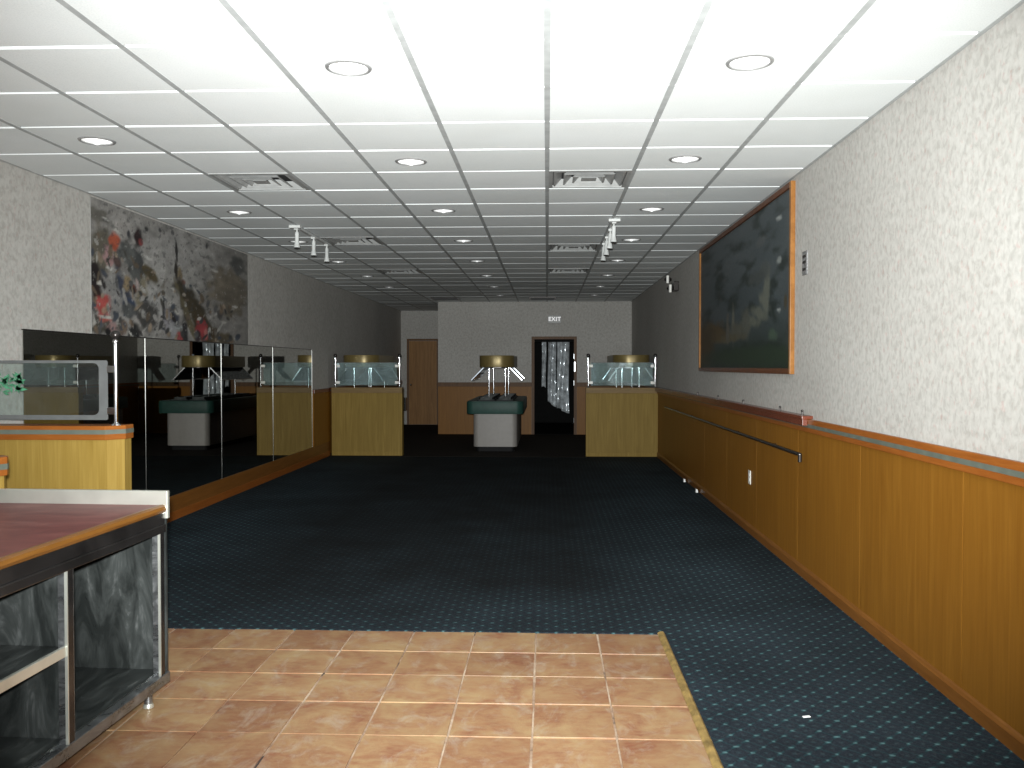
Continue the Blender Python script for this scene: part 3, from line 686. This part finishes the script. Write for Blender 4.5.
# ------------------------------------------------------------------ buffet islands
def buffet(cx, y0, hw, bw, L, hood, lab, pans=True):
    t = thing('buffet_island', lab, 'buffet', (cx, y0, 0), 0, 'buffet islands with brass hoods')
    MB().prism(rrect(-bw + .05, bw - .05, .06, L - .06, .06), 0, .09).build('toe_kick', 'black_rubber', t)
    MB().prism(rrect(-bw, bw, 0, L, .09), .09, .66).build('body', 'grey_laminate', t, smooth=True)
    MB().prism(rrect(-hw, hw, -.12, L + .12, .12), .655, .865).build('green_rim', 'green_laminate', t, .012, smooth=True)
    MB().prism(rrect(-hw + .015, hw - .015, -.105, L + .105, .11), .865, .872).build('rim_top', 'green_laminate', t)
    MB().box(-bw + .06, bw - .06, .05, L - .05, .872, .880).build('steel_well', 'black_rubber', t)
    n = 5
    for i in range(n):
        ya = .08 + i * (L - .16) / n; yb_ = ya + (L - .16) / n - .03
        for s_ in (-1, 1):
            x0, x1 = sorted((s_ * .02, s_ * (bw - .08)))
            mb = MB().box(x0, x1, ya, yb_, .880, .892)
            mb.box(x0 + .02, x0 + .035, ya + .02, yb_ - .02, .892, .93).box(x1 - .035, x1 - .02, ya + .02, yb_ - .02, .892, .93)
            mb.box(x0 + .02, x1 - .02, ya + .02, ya + .035, .892, .93).box(x0 + .02, x1 - .02, yb_ - .035, yb_ - .02, .892, .93)
            mb.build('food_pan', 'pan_grey', t)
    h0, h1, hh = hood
    for y in (h0 + .32, h1 - .32):
        for x in (-.145, .145): MB().cyl((x, y, .87), (x, y, 1.46), .013, 12).cyl((x, y, .875), (x, y, .89), .028, 12).build('post', 'chrome', t, smooth=True)
    hd = MB().prism(rrect(-hh, hh, h0, h1, .27, 10), 1.45, 1.655).build('hood', 'brass', t, .006, smooth=True)
    MB().prism(rrect(-hh + .03, hh - .03, h0 + .03, h1 - .03, .24, 8), 1.440, 1.452).build('lamp_panel', 'black_metal', hd)
    for s_ in (-1, 1):
        xa, xb = s_ * (hh - .09), s_ * min(hh + .13, hw + .02)
        dx = s_ * .006
        g = MB().prism([(xa, 1.445), (xa + dx, 1.449), (xb + dx, 1.224), (xb, 1.220)], h0 + .165, h1 - .165, 'y').build('sneeze_guard', 'guard_pane', t)
        for y in (h0 + .16, h1 - .18): MB().prism([(xa, 1.442), (xa + dx * 2.2, 1.451), (xb + dx * 2.2, 1.227), (xb, 1.217)], y, y + .02, 'y').build('guard_arm', 'chrome', g)
        MB().cyl((xb, h0 + .165, 1.22), (xb, h1 - .165, 1.22), .006, 8).build('guard_edge', 'chrome', g)
    return t
buffet(-.885, 14.72, .485, .375, 2.5, (.30, 2.25, .31), 'grey buffet island with green rim and brass hood in the centre')
buffet(1.415, 14.32, .355, .30, 2.2, (.08, 1.95, .31), 'brass-hooded buffet island behind the right-hand glass partition')
buffet(-3.165, 14.32, .355, .30, 2.2, (.08, 1.95, .31), 'brass-hooded buffet island behind the left-hand glass partition')

# ------------------------------------------------------------------ strip curtain in the doorway
t = thing('strip_curtain', 'ragged clear plastic strips hanging in the dark far doorway', 'curtain', (0, 18.76, 2.03))
MB().box(DX0 - .02, DX1 + .02, -.02, .02, -.04, 0).build('hanging_rail', 'kitchen_dark', t)
for x0, x1, zb, ph in ((-.115, -.02, -1.03, .3), (.02, .10, -1.36, 1.2), (.09, .20, -1.42, 2.2), (.215, .34, -1.50, .8), (.31, .48, -1.56, 1.9)):
    mb = MB(); nu, nv = 6, 22; vs_ = []
    for j in range(nv + 1):
        for i in range(nu + 1):
            a, k = i / nu, j / nv
            vs_.append((x0 + (x1 - x0) * a + .008 * math.sin(k * 5 + ph), .02 * math.sin(a * 5 + ph + k * 3) + .012 * math.sin(k * 17 + ph * 3) + ph * .02, -.03 + (zb + .03 + .03 * math.sin(a * 3 + ph)) * k))
    mb.add(vs_, [[j * (nu + 1) + i, j * (nu + 1) + i + 1, (j + 1) * (nu + 1) + i + 1, (j + 1) * (nu + 1) + i] for j in range(nv) for i in range(nu)])
    o = mb.build('plastic_strip', 'vinyl', t, smooth=True)
    s_ = o.modifiers.new('thickness', 'SOLIDIFY'); s_.thickness = .003

# exit sign
t = thing('exit_sign', 'small exit sign with white letters above the far doorway', 'sign', (.16, YB, 2.385))
MB().box(-.14, .14, -.05, 0, 0, .165).build('housing', 'sign_grey', t, .005)
cu = bpy.data.curves.new('exit', 'FONT'); cu.body = 'EXIT'; cu.size = .115; cu.extrude = .003; cu.offset = .003; cu.space_character = 1.15; cu.align_x = 'CENTER'; cu.align_y = 'CENTER'
tmp = bpy.data.objects.new('tmp', cu); C.objects.link(tmp)
dg = bpy.context.evaluated_depsgraph_get(); dg.update()
me = bpy.data.meshes.new_from_object(tmp.evaluated_get(dg)); bpy.data.objects.remove(tmp)
me.materials.clear(); me.materials.append(M['exit_letters'])
o = link('lettering', me, t, (0, -.054, .082)); o.rotation_euler = (PI / 2, 0, 0)

# ------------------------------------------------------------------ things on the right wall
t = thing('wall_ledge', 'dark mahogany ledge with small pegs on top of the right chair rail', 'shelf', (XR, 5.92, RT))
L = 13.95 - 5.92
MB().box(-.075, 0, 0, L, 0, .022).build('ledge_board', 'mahogany', t, .004)
MB().box(-.068, -.034, .01, L, -.045, 0).build('ledge_lip', 'mahogany', t, .003)
for y in (.15, .72, 1.95, 3.1, 4.3): MB().cyl((-.03, y, .02), (-.03, y, .048), .008, 10).ball((-.03, y, .048), .010, 10, 6).build('peg', 'black_metal', t, smooth=True)
t = thing('tray_rail', 'thin dark metal rail on brackets along the right wainscot', 'rail', (XR - .012, 5.92, .87))
L = 6.73
MB().tube([(-.075, .0, -.05), (-.075, .0, 0), (-.075, L, .0)], .013, 10).build('tube', 'black_metal', t, smooth=True)
for y in (.9, 2.2, 3.5, 4.8, 6.1): MB().tube([(.0, y, -.012), (-.075, y, -.006)], .007, 8).build('bracket', 'black_metal', t, smooth=True)
t = thing('outlet_plate', 'small white outlet plate low on the right wainscot', 'outlet', (XR - .012, 7.64, .43))
MB().box(-.006, 0, 0, .075, 0, .12).build('plate', 'white_plastic', t, .002)
for z in (.025, .07): MB().box(-.008, -.004, .02, .055, z, z + .028).build('socket', 'white_plastic', t, .001)
t = thing('wall_plate', 'small mottled grey plate on the wallpaper beside the framed picture', 'wall plate', (XR, 6.06, 2.105))
MB().box(-.008, 0, 0, .11, 0, .165).build('plate', 'grey_plate', t, .002)
for z in (.03, .08, .12): MB().box(-.012, -.006, .02, .09, z, z + .018).build('slot_cover', 'black_metal', t)
t = thing('emergency_light', 'twin-headed emergency lamp high on the right wall past the picture', 'lamp', (XR, 12.0, 2.50))
MB().box(-.07, 0, -.10, .14, 0, .13).build('housing', 'black_metal', t, .008)
for y, z in ((-.06, .02), (.20, .17)):
    h = MB().cyl((-.06, y, z), (-.10, y, z), .012, 10).lathe([(.02, -.03), (.05, 0), (.055, .02), (.02, .05)], (-.11, y, z), 16).build('lamp_head', 'black_metal', t, smooth=True)
    MB().cyl((-.12, y - .045, z - .045), (-.12, y - .05, z + .06), .020, 12).build('lens', 'white_plastic', h, smooth=True)
tag(MB().box(-.016, .016, -.006, .006, 0, .003).build('paper_scrap', 'paper', None, loc=(1.085, 3.63, .003)), 'small white paper scrap on the navy carpet near the tiles', 'paper')
bpy.context.view_layer.objects.active = None
o = bpy.data.objects['paper_scrap']; o.rotation_euler = (0, 0, .25)
for y, lab in ((11.0, 'tiny white scrap by the right baseboard, farther one'), (10.1, 'tiny white scrap by the right baseboard, nearer one')):
    tag(MB().add([(-.012, -.03, 0), (.012, -.03, 0), (.012, .03, 0), (-.012, .03, 0), (-.010, -.025, .04), (.006, -.025, .035), (.006, .025, .03), (-.010, .025, .045)],
                 [(0, 3, 2, 1), (4, 5, 6, 7), (0, 1, 5, 4), (1, 2, 6, 5), (2, 3, 7, 6), (3, 0, 4, 7)]).build('paper_scrap', 'paper', None, loc=(XR - .06, y, .003)), lab, 'paper')
t = thing('wall_box', 'small dark box on the wall left of the recess door', 'box', (XL + .012, 20.9, .38))
MB().box(0, .22, -.12, .12, 0, .32).build('case', 'black_metal', t, .01); MB().box(.02, .16, -.05, .05, .32, .34).build('lid', 'vent_dark', t, .004)

# ------------------------------------------------------------------ stainless counter, left foreground
TX, TY, TH = -1.675, 3.735, .86                         # open face, far end, worktop height
t = thing('steel_counter', 'stainless steel counter with red worktop and open shelves, left foreground', 'counter', (TX, TY, 0), math.radians(-2.2))
D, L = .78, 2.1                                         # depth to the left, length toward the viewer
top = MB().box(-D, -.022, -L, -.02, TH - .03, TH).build('worktop', 'red_board', t)
MB().prism([(-.024, TH - .032), (0.002, TH - .030), (.008, TH - .018), (.004, TH - .004), (-.010, TH + .002), (-.024, TH + .001)], -L, -.015, 'y').build('wood_edging', 'edge_wood', top)
plain('bright_steel', (0.70, 0.71, 0.64), 0.28, 0.75, 0.15, 5)
MB().box(-D, .012, -.02, .002, TH - .06, TH + .062).build('end_upstand', 'bright_steel', t, .004)
MB().box(-.03, .0, -L, -.02, TH - .082, TH - .032).build('apron', 'dark_steel', t, .003)
MB().box(-.03, .006, -L, -.02, TH - .118, TH - .082).build('apron_lip', 'dark_steel', t, .004)
for y in (-.035, -.715, -1.45):                          # front stiles with a bright inner return
    st = MB().box(-.028, .004, y - .035, y, .08, TH - .082).build('stile', 'dark_steel', t, .003)
    MB().box(-.030, -.006, y - .040, y - .035, .12, TH - .118).build('stile_return', 'steel', st)
    MB().box(-.006, .0045, y - .040, y - .035, .12, TH - .118).build('stile_edge', 'bright_steel', st)
    if y < -.1: MB().box(-.030, .002, y, y + .004, .12, TH - .118).build('stile_return', 'steel', st)
MB().box(-.034, .009, -L, -.0, .076, .122).build('bottom_rail', 'steel', t, .004)
MB().box(-D, -.0, -.012, -.0, .08, TH - .03).build('end_panel', 'smeared_steel', t)
MB().box(-D, -.03, -.725, -.713, .13, TH - .06).build('divider', 'smeared_steel', t)
MB().box(-D, -.03, -1.47, -1.458, .13, TH - .06).build('divider', 'smeared_steel', t)
MB().box(-D, -D + .012, -L, 0, .08, TH - .03).build('back_panel', 'smeared_steel', t)
MB().box(-D + .012, -.03, -L, -.012, .118, .130).build('bottom_shelf', 'smeared_steel', t)
sh = MB().box(-D + .012, -.012, -L, -.725, .452, .464).build('middle_shelf', 'smeared_steel', t)
MB().box(-.014, .0, -L, -.725, .438, .476).build('shelf_lip', 'bright_steel', sh, .003)
for x in (-.03, -D + .05):
    for y in (-.12, -L + .10):
        lg = MB().cyl((x, y, .02), (x, y, .10), .017, 14).build('leg', 'steel', t, smooth=True)
        MB().lathe([(.012, .0), (.022, .004), (.022, .014), (.017, .022)], (x, y, 0), 14).build('foot', 'bright_steel', lg, smooth=True)
